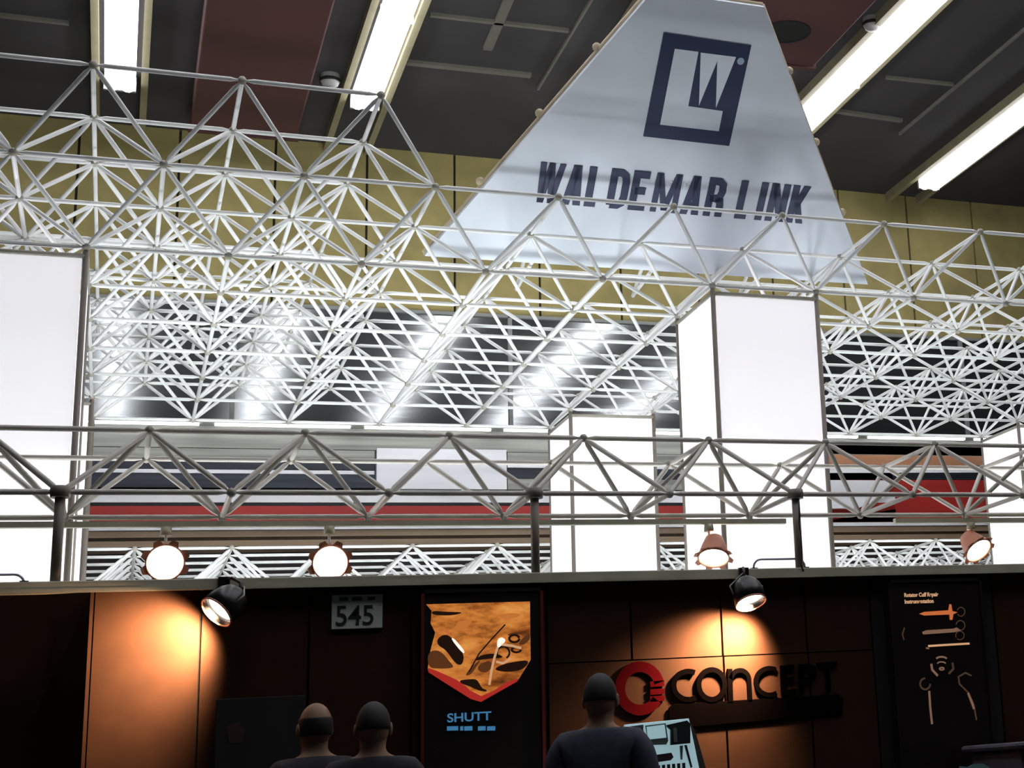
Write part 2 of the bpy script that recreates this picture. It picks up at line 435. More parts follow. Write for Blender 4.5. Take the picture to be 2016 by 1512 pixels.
# ------------------------------------------------------------------ space frame kit
def strut_mesh(L, r, name, paint):
    mb = MB(); e = min(.07, L * .09)
    prof = [(r * .45, 0), (r * .5, e * .45), (r, e), (r, L - e), (r * .5, L - e * .45), (r * .45, L)]
    mb.lathe(prof, (0, 0, 0), (0, 0, 1), 7)
    me = bpy.data.meshes.new(name); me.from_pydata(mb.v, [], mb.f); me.polygons.foreach_set('use_smooth', mb.smooth); me.materials.append(MATS[paint])
    return me
_ball = MB().ellipsoid((0, 0, 0), (.028, .028, .028), 8, 5)
BALL = bpy.data.meshes.new('node'); BALL.from_pydata(_ball.v, [], _ball.f); BALL.polygons.foreach_set('use_smooth', _ball.smooth); BALL.materials.append(MATS['node_paint'])
_sm = {}
def sort_key(p): return p[1]
class Frame:
    def __init__(s, name, base, label, cat='space frame', r=.0155, paint='white_paint'):
        s.paint = paint; s.root = empty(name, base, label, cat); s.struts = []; s.nodes = {}; s.r = r
    def node(s, p):
        k = tuple(round(c, 3) for c in p); s.nodes[k] = Vector(p); return k
    def strut(s, a, b): s.node(a); s.node(b); s.struts.append((Vector(a), Vector(b)))
    def finish(s, limit=300):
        org = abs_loc(s.root)
        def infr(m):     # rough visibility: nearest first
            return m.y
        st = sorted(s.struts, key=lambda t: min(t[0].y, t[1].y)); nd = sorted(s.nodes.values(), key=lambda p: p.y)
        rest = MB()
        for i, (a, b) in enumerate(st):
            A, Bv = W3(a), W3(b); d = Bv - A; L = round(d.length, 3); q = d.to_track_quat('Z', 'Y')
            key = (L, s.r, s.paint)
            if key not in _sm: _sm[key] = strut_mesh(L, s.r, 'strut', s.paint)
            me = _sm[key]
            if i < limit:
                o = bpy.data.objects.new('strut', me); C.objects.link(o); o.parent = s.root
                o.location = A - org; o.rotation_mode = 'QUATERNION'; o.rotation_quaternion = q
            else:
                rest.add([q @ v.co + A for v in me.vertices], [tuple(p.vertices) for p in me.polygons], True)
        if rest.v: rest.build('rear_struts', 'white_paint', s.root, kind='stuff')
        rest = MB()
        for i, p in enumerate(nd):
            P = W3(p)
            if i < limit:
                o = bpy.data.objects.new('node', BALL); C.objects.link(o); o.parent = s.root; o.location = P - org
            else:
                rest.add([v.co + P for v in BALL.vertices], [tuple(f.vertices) for f in BALL.polygons], True)
        if rest.v: rest.build('rear_nodes', 'node_paint', s.root, kind='stuff')

# --- high roof frame: three layers, stepping forward with height
fr = Frame('roof_space_frame', W3((X0 + 5, Y0 + 3, -HC / M)), 'white lattice space frame roof carried by the white towers', 'space frame')
IX = range(-2, 13); JR = range(0, 7)
def n0(i, j): return (X0 + i, Y0 + j, Z0)
def n1(i, j): return (X0 + i + .5, Y0 + j - .5, Z0 + H)
def n2(i, j): return (X0 + i, Y0 + j - 1, Z0 + 2 * H)
for i in IX:
    for j in JR:
        if i < 12: fr.strut(n0(i, j), n0(i + 1, j))
        if j < 6: fr.strut(n0(i, j), n0(i, j + 1))
        for di in (-1, 0):
            for dj in (0, 1):
                if -2 <= i + di < 12: fr.strut(n0(i, j), n1(i + di, j + dj))
for i in range(-2, 12):
    for j in range(0, 8):
        if i < 11: fr.strut(n1(i, j), n1(i + 1, j))
        if j < 7: fr.strut(n1(i, j), n1(i, j + 1))
for i in range(-1, 3):
    for j in range(0, 9):
        if i < 2: fr.strut(n2(i, j), n2(i + 1, j))
        if j < 8: fr.strut(n2(i, j), n2(i, j + 1))
        for di in (-1, 0):
            for dj in (-1, 0):
                if 0 <= j + dj < 8 and -2 <= i + di: fr.strut(n2(i, j), n1(i + di, j + dj))
fr.finish(300)

# --- low front frame on posts above the booth fascia
lf = Frame('canopy_space_frame', W3((XA + 4, YA, 1.40)), 'low lattice frame on thin posts above the dark booth wall', 'space frame', .0165, 'white_paint_dim')
LX = range(-2, 11)
def a_(i, j): return (XA + i, YA + j, ZA)
def b_(i, j): return (XA + i + .5, YA + j + .5, ZA + HB)
for i in LX:
    for j in (0, 1):
        if i < 10: lf.strut(a_(i, j), a_(i + 1, j))
        for di in (-1, 0):
            if -2 <= i + di < 10:
                lf.strut(a_(i, j), b_(i + di, j))
                if j: lf.strut(a_(i, j), b_(i + di, 0))
    lf.strut(a_(i, 0), a_(i, 1))
for i in range(-2, 10):
    for j in (0, 1):
        if i < 9: lf.strut(b_(i, j), b_(i + 1, j))
    lf.strut(b_(i, 0), b_(i, 1))
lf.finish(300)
for i in (0, 3, 5, 8):
    p = W3(a_(i, 0))
    MB().tube([Vector((p.x, p.y, W3((0, 0, 1.38)).z)), p], .026, 10).build('post', 'post_paint', lf.root)
    MB().lathe([(.05, -.03), (.055, 0), (.05, .03)], p, (0, 0, 1), 12, True, True).build('post_cap', 'post_paint', lf.root)
# lamp rail under the frame's rear chord
railz = 1.915
mbox((XA - 2, 12.08, railz - .02), (XA + 5.3, 12.13, railz + .02)).build('lamp_rail', 'fascia_olive', lf.root)
mbox((XA + 6.3, 12.08, railz - .02), (XA + 10, 12.13, railz + .02)).build('lamp_rail', 'fascia_olive', lf.root)
for i in range(-2, 11, 1):
    if i == 6: continue
    mbox((XA + i - .012, 12.09, railz), (XA + i + .012, 12.12, ZA)).build('rail_hanger', 'white_paint', lf.root)

# --- rear low frame of the same booth block
rf = Frame('rear_space_frame', W3((XA + 5, 20, -HC / M)), 'distant low white lattice frame seen just over the booth fascia', 'space frame')
ZR = 2.80
def rb(i, j): return (XA + i + .5, 19.42 + .62 * j, ZR)
def ra(i, j): return (XA + i, 19.11 + .62 * j, ZR - .5)
for i in range(-2, 14):
    for j in range(0, 6):
        if i < 13: rf.strut(rb(i, j), rb(i + 1, j))
        if j < 5: rf.strut(rb(i, j), rb(i, j + 1))
        for di in (0, 1):
            for dj in (0, 1): rf.strut(rb(i, j), ra(i + di, j + dj))
for i in range(-2, 15):
    for j in range(0, 7):
        if i < 14: rf.strut(ra(i, j), ra(i + 1, j))
rf.finish(300)
for i in (-2, 2, 6, 10, 14):
    p = W3(ra(i, 3)); MB().tube([(p.x, p.y, 0), p], .03, 10).build('post', 'white_paint', rf.root)

# ------------------------------------------------------------------ white towers
def tower(xa, xb, ya, yb, label, topgap=.085):
    t = empty('display_tower', W3(((xa + xb) / 2, (ya + yb) / 2, -HC / M)), label, 'tower', 'white panelled towers under the roof frame')
    zt = Z0 - topgap; zb = -HC / M
    g = .025; th = .02
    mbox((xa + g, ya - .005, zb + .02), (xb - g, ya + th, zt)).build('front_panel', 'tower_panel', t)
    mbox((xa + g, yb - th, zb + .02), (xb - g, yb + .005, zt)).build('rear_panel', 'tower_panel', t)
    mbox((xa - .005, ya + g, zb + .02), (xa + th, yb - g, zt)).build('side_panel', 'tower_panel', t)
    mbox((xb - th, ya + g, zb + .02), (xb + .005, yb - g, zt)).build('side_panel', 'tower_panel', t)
    for x in (xa, xb):
        for y in (ya, yb):
            p = W3((x, y, zb)); MB().tube([p, W3((x, y, Z0 - .03))], .019, 8).build('corner_post', 'post_paint', t)
    for (p, q) in (((xa, ya), (xb, ya)), ((xb, ya), (xb, yb)), ((xb, yb), (xa, yb)), ((xa, yb), (xa, ya))):
        a = W3((*p, zt + .012)); b = W3((*q, zt + .012)); MB().tube([a, b], .018, 8).build('top_rail', 'node_paint', t)
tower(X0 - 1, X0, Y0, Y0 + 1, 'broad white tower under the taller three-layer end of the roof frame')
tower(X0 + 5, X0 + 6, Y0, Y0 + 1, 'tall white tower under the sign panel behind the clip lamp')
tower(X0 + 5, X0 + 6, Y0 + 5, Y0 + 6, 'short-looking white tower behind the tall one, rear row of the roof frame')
tower(X0 + 11, X0 + 12, Y0 + 5, Y0 + 6, 'white rear tower beside the red reflection board')

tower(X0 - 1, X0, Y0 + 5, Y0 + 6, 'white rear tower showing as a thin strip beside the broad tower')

# ------------------------------------------------------------------ leaning sign panel
TH = math.radians(43.6)
SB = at_z(836, 502, 4.666); SU = Vector((1, 0, 0)); SV = Vector((0, -math.sin(TH), math.cos(TH))); SN = SU.cross(SV)
if SN.y > 0: SN = -SN
def sign_uv(px, py):
    v = ray(px, py); t = SB.dot(SN) / v.dot(SN); P = v * t
    return Vector((P.x, (P - SB).dot(SV)))
def sign_pt(u, v, h=0): return W3(Vector((u, SB.y, SB.z)) + SV * v + SN * h)
sg = empty('sign_panel', sign_pt(4.58, 0, -.3), 'big white trapezoid sign leaning forward with navy emblem and WALDEMAR LINK lettering', 'sign')
quad = [(2.37, -.01), (6.80, -.01), (5.06, 2.70), (4.01, 2.70)]
MB().prism([sign_pt(u, v) for u, v in quad], -(SN * .06 * M)).build('face', 'sign_white', sg)
nn = len(quad)
for k, (i, j) in enumerate(((0, 3), (1, 2), (3, 2), (0, 1))):
    MB().tube([sign_pt(*quad[i], -.07), sign_pt(*quad[j], -.07)], .02, 8).build('edge_rail', 'sign_edge', sg)
for v in (.724, 1.432, 2.106):
    for e in (0, 1):
        f = v / 2.70
        u = quad[0][0] + (quad[3][0] - quad[0][0]) * f if e == 0 else quad[1][0] + (quad[2][0] - quad[1][0]) * f
        p = sign_pt(u + (-.025 if e == 0 else .025), v, -.09)
        MB().ellipsoid(p, (.035, .035, .035), 10, 6).build('edge_node', 'sign_edge', sg)
for u in (3.4, 4.58, 5.7):
    MB().tube([sign_pt(u, .06, -.08), W3((u, SB.y + .9, 4.67))], .016, 8).build('brace', 'white_paint', sg)
    MB().tube([sign_pt(u, 1.3, -.08), W3((u, SB.y + .9, 4.67))], .016, 8).build('brace', 'white_paint', sg)
# emblem
def z7(x, y): return sign_uv(1240 + x / 5.814, 40 + y / 5.814)
def flat(mb, uv, h0, h1): mb.prism([sign_pt(p[0], p[1], h0) for p in uv], SN * (h1 - h0) * M)
m1 = MB(); flat(m1, [z7(386, 138), z7(1388, 287), z7(1135, 1435), z7(152, 1325)], .001, .008); em = m1.build('emblem', 'navy', sg, label='navy square emblem with white L and W')
m1 = MB(); flat(m1, [z7(512, 322), z7(782, 357), z7(665, 978), z7(1060, 1035), z7(1015, 1265), z7(343, 1190)], .008, .011); m1.build('emblem_letter', 'sign_white', em)
m1 = MB(); flat(m1, [z7(808, 366), z7(1212, 416), z7(982, 998), z7(998, 462), z7(788, 972)], .008, .011); m1.build('emblem_letter', 'sign_white', em)
c = z7(1265, 465); rr = .034
m1 = MB(); flat(m1, [(c.x + rr * math.cos(a * math.pi / 8), c.y + rr * math.sin(a * math.pi / 8)) for a in range(16)], .008, .011); m1.build('registered_mark', 'mark_blue', em)
# lettering
GLY = {   # strokes: lists of points (ribbons) or ('p', x0, y0, x1, y1) bars cut level at both ends
 'W': [('p', .12, 1, .20, 0), ('p', .20, 0, .48, 1), ('p', .48, 1, .62, 0), ('p', .62, 0, .92, 1)],
 'A': [('p', .08, 0, .56, 1), ('p', .62, 1, .90, 0), [(.28, .22), (.82, .22)]],
 'L': [[(.14, 1), (.14, .085), (1, .085)]],
 'D': [[(.14, 0.085), (.14, .915), (.55, .915), (.78, .85), (.86, .7), (.86, .3), (.78, .15), (.55, .085), (.14, .085)]],
 'E': [[(1, .915), (.14, .915), (.14, .085), (1, .085)], [(.14, .5), (.86, .5)]],
 'M': [('p', .08, 0, .10, 1), ('p', .14, 1, .50, .05), ('p', .50, .05, .86, 1), ('p', .90, 1, .92, 0)],
 'R': [[(.14, 0), (.14, .915), (.6, .915), (.82, .84), (.85, .66), (.72, .48), (.14, .46)], [(.55, .46), (.80, .42), (.86, .3), (.87, 0)]],
 'I': [[(.5, 0), (.5, 1)]],
 'N': [('p', .13, 0, .13, 1), ('p', .17, 1, .83, 0), ('p', .87, 0, .87, 1)],
 'K': [[(.14, 0), (.14, 1)], ('p', .32, .38, .95, 1), ('p', .42, .56, .92, 0)],
}
def z8(x, y): return sign_uv(1030 + x / 3.36, 290 + y / 3.36)
boxes = [('W', 80, 275), ('A', 272, 398), ('L', 420, 512), ('D', 556, 706), ('E', 706, 838), ('M', 850, 1046), ('A', 1056, 1182), ('R', 1203, 1340), ('L', 1418, 1510), ('I', 1540, 1612), ('N', 1614, 1752), ('K', 1756, 1872)]
vt = sum(z8(x, y).y for x, y in ((100, 90), (600, 138), (1250, 203), (1800, 258))) / 4
vb = sum(z8(x, y).y for x, y in ((100, 357), (470, 388), (1460, 474), (1830, 507))) / 4
for g, xa_, xb_ in boxes:
    ya_ = 225 + (xa_ - 80) * .0894; yb_ = 225 + (xb_ - 80) * .0894
    ua, ub = z8(xa_, ya_).x, z8(xb_, yb_).x
    wd = .070
    mb = MB(); hgt = vt - vb
    for st in GLY[g]:
        if st[0] == 'p':
            _, x0, y0, x1, y1 = st; fx = lambda q: (ua + wd * .35) + (ub - ua - wd * .7) * q; fy = lambda q: vb + hgt * q; hw = wd * (.40 if g in 'WM' else .50)
            mb.prism([sign_pt(fx(x0) - hw, fy(y0), .001), sign_pt(fx(x0) + hw, fy(y0), .001), sign_pt(fx(x1) + hw, fy(y1), .001), sign_pt(fx(x1) - hw, fy(y1), .001)], SN * .009 * M)
            continue
        ribbon(mb, [((ua + wd * .35) + (ub - ua - wd * .7) * p[0], vb + wd * .0 + hgt * p[1]) for p in st], wd,
               (W3(Vector((0, SB.y, SB.z))) + SN * .001 * M, SU * M, SV * M, SN * M), .009)
    mb.build('letter', 'navy', sg)

# ------------------------------------------------------------------ booth wall with panels, fascia and posters
ZF0, ZF1 = 1.345, 1.405
bw = empty('wall_booth', W3((3, YA + .05, -HC / M)), kind='structure')
zfl = -HC / M
def panel(x0, x1, z0, z1, y=None, m='panel_brown'):
    y = YA + .04 if y is None else y
    return mbox((x0 + .008, y, z0), (x1 - .008, y + .04, z1)).build('panel', m, bw)
xl = at_y(178, 1300, YA).x; xm = at_y(393, 1300, YA).x; x4 = at_y(1425, 1250, YA).x; x3 = at_y(1247, 1280, YA).x
zs = at_y(1430, 1292, YA + .04).z
mbox((xl, YA + .09, zfl), (9, YA + .12, ZF0)).build('backing', 'panel_shadow_gap', bw)
edges = [xl, xm, xm + .66, 1.80]
for a, b in zip(edges, edges[1:]): panel(a, b, zfl, ZF0)
panel(1.80, 2.72, zfl, ZF0)
for a, b in ((2.72, x3), (x3, x4), (x4, x4 + .67), (x4 + .67, 5.22)):
    panel(a, b, zs + .006, ZF0)
for a, b in ((2.72, x4), (x4, x4 + .67), (x4 + .67, 5.22)):
    panel(a, b, zfl, zs - .004, YA + .03)
panel(5.22, 6.30, zfl, ZF0, m='panel_black')
for a in (6.30, 6.95, 7.6): panel(a, a + .65, zfl, ZF0)
# recessed bay at the near end, with its return
for a in (-2.9, -2.2, -1.5, -.8): panel(a, a + .7 if a < -.9 else xl, zfl, 1.43, YA + .55, 'panel_brown')
mbox((xl - .02, YA + .04, zfl), (xl, YA + .55, 1.40)).build('return_panel', 'panel_brown', bw)
# fascia beam
fb = mbox((-3.2, YA - .05, ZF0), (9.2, YA + .14, ZF1)).build('trim_1', 'fascia_olive', kind='structure', bevel=.006)
mbox((-3.2, YA - .06, ZF0 - .012), (9.2, YA - .03, ZF0 + .012)).build('lip', 'fascia_olive', fb)

YP = YA + .03
def wp(px, py, d=0.0): return W3(at_y(px, py, YP - d))
def wall_poly(name, pts, m, parent, d0=.012, d1=.016):
    mb = MB(); mb.prism([wp(x, y, d0) for x, y in pts], (0, -(d1 - d0) * M, 0)); return mb.build(name, m, parent)
def wall_rib(name, pts, wpx, m, parent, d0=.016, d1=.020, closed=False):
    P = [at_y(x, y, YP - d0) for x, y in pts]
    mb = MB(); ribbon(mb, [(p.x, p.z) for p in P], wpx * 11.1 / F, (Vector((0, (YP - d0) * M, HC)), Vector((M, 0, 0)), Vector((0, 0, M)), Vector((0, -M, 0))), d1 - d0, closed)
    return mb.build(name, m, parent)

# --- 545 number plate
p0 = wp(652, 1238); p1 = wp(753, 1170)
pl = empty('number_plate', ((p0.x + p1.x) / 2, p0.y, p0.z), 'pale rectangular number plate reading 545 on the dark booth wall', 'sign')
za, zb_ = wp(702, 1238).z, wp(702, 1171).z
MB().box((p0.x, p0.y - .012, za), (p1.x, p0.y + .01, zb_)).build('plate', 'number_plate', pl, bevel=.003)
text_obj('numerals', '545', .158, (p0.x + .016, p0.y - .014, za + .020), (math.pi / 2, 0, 0), 'print_black', pl, .001, .92, .0012)
for a, b in ((667, 685), (692, 712), (723, 738)):
    xa_, xb_ = wp(a, 1182).x, wp(b, 1182).x
    MB().box((xa_, p0.y - .015, zb_ - .034), (xb_, p0.y - .011, zb_ - .014)).build('small_print', 'print_grey', pl)

# --- backlit poster with rock and instruments
po = empty('backlit_poster', wp(945, 1512), 'tall dark lightbox poster with glowing orange rock picture and chevron bottom', 'poster')
def lightbox(root, x0, x1, zt, zb2, edge='edge_red'):
    y = (YP - .02) * M
    MB().box((x0, y - .055, zb2), (x1, y + .03, zt)).build('lightbox_body', 'frame_dark', root, bevel=.004)
    for x in (x0, x1 - .018):
        MB().box((x, y - .066, zb2), (x + .018, y - .05, zt)).build('frame_side', edge, root)
    MB().box((x0, y - .066, zt - .02), (x1, y - .05, zt)).build('frame_top', 'frame_dark', root)
    return y - .055
xa_, xb_ = wp(824, 1350).x, wp(1066, 1350).x
yf = lightbox(po, xa_, xb_, wp(940, 1162).z, .3)
DP = YP - yf / M           # picture plane offset in modules
po_z = lambda x, y: (820 + x / 5.04, 1160 + y / 5.04)
def chaikin(p, n=2):
    for _ in range(n):
        p = [q for i in range(len(p)) for q in ((.75 * p[i][0] + .25 * p[(i + 1) % len(p)][0], .75 * p[i][1] + .25 * p[(i + 1) % len(p)][1]), (.25 * p[i][0] + .75 * p[(i + 1) % len(p)][0], .25 * p[i][1] + .75 * p[(i + 1) % len(p)][1]))]
    return p
def P4(name, pts, m, k):
    if name in ('print_shadow', 'printed_tool'): pts = chaikin(pts)
    return wall_poly(name, [po_z(*p) for p in pts], m, po, DP + .002 + k * .004, DP + .005 + k * .004)
def R4(name, pts, wz, m, k, closed=False): return wall_rib(name, [po_z(*p) for p in pts], wz / 5.04, m, po, DP + .002 + k * .004, DP + .005 + k * .004, closed)
P4('picture', [(95, 150), (1125, 122), (1132, 700), (1010, 900), (640, 1110), (110, 790), (140, 600), (185, 430), (140, 340), (150, 215)], 'rock_print', 0)
P4('red_chevron', [(110, 780), (200, 810), (400, 900), (470, 950), (540, 1010), (640, 1060), (760, 1010), (900, 920), (1000, 890), (1000, 915), (640, 1118), (540, 1090), (300, 940), (120, 825)], 'glow_red', 1)
P4('print_shadow', [(150, 212), (300, 225), (480, 228), (360, 262), (155, 258)], 'print_dark', 1)
P4('print_shadow', [(560, 715), (640, 650), (790, 635), (880, 680), (700, 690)], 'print_dark', 1)
P4('print_shadow', [(760, 800), (840, 750), (960, 720), (1130, 700), (1060, 800), (900, 825)], 'print_dark', 1)
P4('print_shadow', [(420, 905), (500, 895), (590, 890), (620, 930), (650, 985), (700, 1000), (690, 1020), (600, 1000), (520, 960), (450, 940)], 'print_dark', 1)
P4('print_shadow', [(480, 860), (520, 800), (600, 720), (640, 700), (600, 760), (540, 850)], 'print_brown', 1)
P4('print_shadow', [(600, 760), (720, 700), (760, 760), (700, 830), (620, 820)], 'print_brown', 1)
P4('print_shadow', [(890, 460), (940, 430), (1080, 420), (1090, 436), (960, 456)], 'print_brown', 1)
P4('print_shadow', [(400, 320), (520, 300), (560, 330), (470, 400), (380, 420)], 'print_rust', 1)
P4('print_shadow', [(760, 260), (960, 230), (1060, 260), (900, 300)], 'print_rust', 1)
P4('print_shadow', [(110, 620), (230, 600), (330, 720), (380, 780), (240, 790), (115, 780)], 'print_brown', 1)
P4('print_shadow', [(1000, 540), (1120, 420), (1130, 500), (1050, 560)], 'print_brown', 1)
P4('printed_tool', [(200, 500), (260, 450), (335, 460), (475, 640), (455, 755), (390, 745), (290, 600), (215, 560)], 'print_dark', 2)
P4('printed_tool', [(340, 492), (366, 480), (482, 620), (462, 642)], 'glow_white', 3)
P4('printed_tool', [(245, 386), (270, 374), (342, 440), (322, 466)], 'glow_orange', 3)
P4('printed_tool', [(800, 500), (845, 474), (890, 506), (840, 560), (800, 590)], 'glow_white', 3)
R4('printed_tool', [(805, 575), (770, 690), (745, 800), (722, 950)], 22, 'glow_cream', 3)
R4('printed_tool', [(835, 548), (940, 560), (1040, 585)], 24, 'glow_cream', 3)
R4('printed_tool', [(880, 350), (740, 500), (620, 640), (520, 820)], 13, 'print_dark', 2)
R4('printed_tool', arc(860, 630, 62, 60, 150, 420, 18), 18, 'print_dark', 2)
R4('printed_tool', arc(970, 490, 50, 36, 0, 350, 16), 22, 'print_dark', 2)
R4('printed_tool', arc(990, 600, 46, 26, 0, 350, 16), 20, 'print_dark', 2)
R4('printed_tool', [(790, 720), (860, 735), (935, 690)], 22, 'glow_cream', 2)
tp = wp(880, 1422, DP + .004)
text_obj('lettering', 'SHUTT', .068, tp, (math.pi / 2, math.radians(-3.2) * 0, 0), 'glow_blue', po, .001, 1.18, .0012)
for a, b in ((880, 902), (906, 912), (914, 930), (941, 956), (959, 975)):
    wall_poly('small_print', [(a, 1430), (b, 1429.5), (b, 1438), (a, 1438.5)], 'glow_blue', po, DP + .003, DP + .005)

# --- second lightbox poster with instruments
p2 = empty('instrument_poster', wp(1840, 1512), 'black lightbox poster with cream heading and faint surgical instruments', 'poster')
xa_, xb_ = wp(1752, 1350).x, wp(1938, 1350).x
yf2 = lightbox(p2, xa_, xb_, wp(1840, 1142).z, .3, 'frame_dark')
DP2 = YP - yf2 / M
def q2(x, y): return (1740 + x / 5.04, 1140 + y / 5.04)
def P6(name, pts, m, k=0): return wall_poly(name, [q2(*p) for p in pts], m, p2, DP2 + .002 + k * .003, DP2 + .004 + k * .003)
def R6(name, pts, wz, m, k=0, closed=False): return wall_rib(name, [q2(*p) for p in pts], wz / 5.04, m, p2, DP2 + .002 + k * .003, DP2 + .004 + k * .003, closed)
text_obj('heading', 'Rotator Cuff Repair', .036, W3(at_y(*q2(203, 178), YP - DP2 - .003)), (math.pi / 2, 0, 0), 'glow_cream', p2, .0008, .86, .0011)
text_obj('heading', 'Instrumentation', .036, W3(at_y(*q2(207, 243), YP - DP2 - .003)), (math.pi / 2, 0, 0), 'glow_cream', p2, .0008, .92, .0011)
P6('printed_tool', [(350, 345), (400, 326), (640, 310), (650, 250), (668, 250), (680, 318), (730, 330), (690, 350), (680, 405), (655, 405), (650, 352), (400, 362)], 'glow_orange', 1)
R6('printed_tool', arc(765, 325, 38, 44, -160, 150, 20), 11, 'glow_faint', 1)
P6('printed_tool', [(380, 525), (420, 508), (690, 492), (720, 480), (770, 510), (700, 528), (390, 550)], 'glow_steel', 1)
R6('printed_tool', arc(760, 460, 44, 48, -170, 120, 18), 11, 'glow_faint', 1)
R6('printed_tool', arc(755, 560, 42, 42, -210, 130, 18), 10, 'glow_faint', 1)
R6('printed_tool', [(440, 665), (640, 652), (850, 640)], 22, 'glow_cream', 1)
R6('printed_tool', [(418, 684), (450, 690)], 16, 'glow_steel', 1)
R6('printed_tool', arc(572, 800, 55, 28, -20, -160, 10), 20, 'glow_steel', 1)
R6('printed_tool', arc(572, 840, 40, 18, 0, -180, 10), 14, 'glow_steel', 1)
R6('printed_tool', arc(575, 890, 22, 12, 0, 360, 12), 16, 'glow_steel', 1)
R6('printed_tool', [(470, 840), (480, 900), (535, 960)], 26, 'glow_steel', 1)
R6('printed_tool', [(680, 830), (690, 890), (645, 940)], 24, 'glow_faint', 1)
R6('printed_tool', arc(410, 1040, 50, 55, 0, 270, 16), 20, 'glow_faint', 1)
R6('printed_tool', [(450, 1110), (460, 1270), (478, 1440)], 24, 'glow_steel', 1)
R6('printed_tool', [(870, 960), (810, 930), (740, 970), (750, 1040), (840, 1130), (890, 1240), (920, 1400)], 18, 'glow_faint', 1)
R6('printed_tool', [(835, 1130), (875, 1230), (895, 1290)], 26, 'glow_steel', 2)
R6('printed_tool', [(205, 480), (185, 550), (200, 605)], 14, 'glow_faint', 1)

# --- CONCEPT wall lettering with red ring emblem and dark bar
cl = empty('wall_lettering', wp(1480, 1390), 'dark CONCEPT lettering standing off the brown booth wall', 'sign')
def zc(x, y): return (1180 + x / 4.032, 1260 + y / 4.032)
def rib5(name, pts, wz, m, parent, d0=.004, d1=.020, closed=False): return wall_rib(name, [zc(*p) for p in pts], wz / 4.032, m, parent, d0, d1, closed)
rib5('letter', arc(702, 362, 116, 112, -64, -300, 24), 42, 'letter_dark', cl)
rib5('letter', arc(888, 355, 103, 118, 0, 360, 36)[:-1], 42, 'letter_dark', cl, closed=True)
rib5('letter', [(1030, 230), (1034, 350), (1038, 490)], 42, 'letter_dark', cl)
rib5('letter', [(1036, 310)] + arc(1112, 320, 72, 78, -160, -8, 12) + [(1192, 478)], 38, 'letter_dark', cl)
rib5('letter', arc(1346, 331, 106, 106, -62, -302, 24), 38, 'letter_dark', cl)
rib5('letter', [(1540, 214), (1448, 222), (1456, 418), (1560, 406)], 38, 'letter_dark', cl)
rib5('letter', [(1450, 315), (1540, 306)], 34, 'letter_dark', cl)
rib5('letter', [(1600, 420), (1594, 212), (1660, 206), (1700, 235), (1700, 290), (1660, 318), (1600, 322)], 38, 'letter_dark', cl)
rib5('letter', [(1725, 200), (1880, 186)], 34, 'letter_dark', cl)
rib5('letter', [(1806, 200), (1814, 410)], 38, 'letter_dark', cl)
mb = MB(); mb.prism([wp(*zc(x, y), .004) for x, y in ((545, 540), (590, 508), (1900, 432), (1930, 470), (1925, 590), (600, 705), (548, 690))], (0, -.012 * M, 0))
mb.build('dark_bar', 'letter_dark', cl, bevel=.004)  # dark bar-shaped patch below the letters
lg = empty('ring_emblem', wp(1262, 1397), 'red ring emblem with notched side beside the CONCEPT lettering', 'sign')
rc = (318, 385)
rib5('ring', arc(rc[0], rc[1], 158, 172, 32, 345, 34), 84, 'logo_red', lg, .004, .016)
for yy in (352, 415, 470):
    rib5('ring_bar', [(400, yy), (512, yy - 8)], 44, 'logo_red', lg, .004, .016)
# framed dark picture low on the wall
dp = empty('dark_picture', wp(490, 1512), 'black picture board low on the booth wall beside the lit brown panel', 'picture')
xa_, xb_ = wp(424, 1400).x, wp(598, 1400).x; y = (YP - .02) * M
MB().box((xa_, y - .03, wp(500, 1560).z), (xb_, y + .02, wp(500, 1374).z)).build('board', 'panel_black', dp, bevel=.004)
wall_poly('faint_print', [(445, 1430), (470, 1420), (484, 1438), (476, 1462), (452, 1464)], 'print_faint', dp, YP - (y - .03) / M + .001, YP - (y - .03) / M + .003)

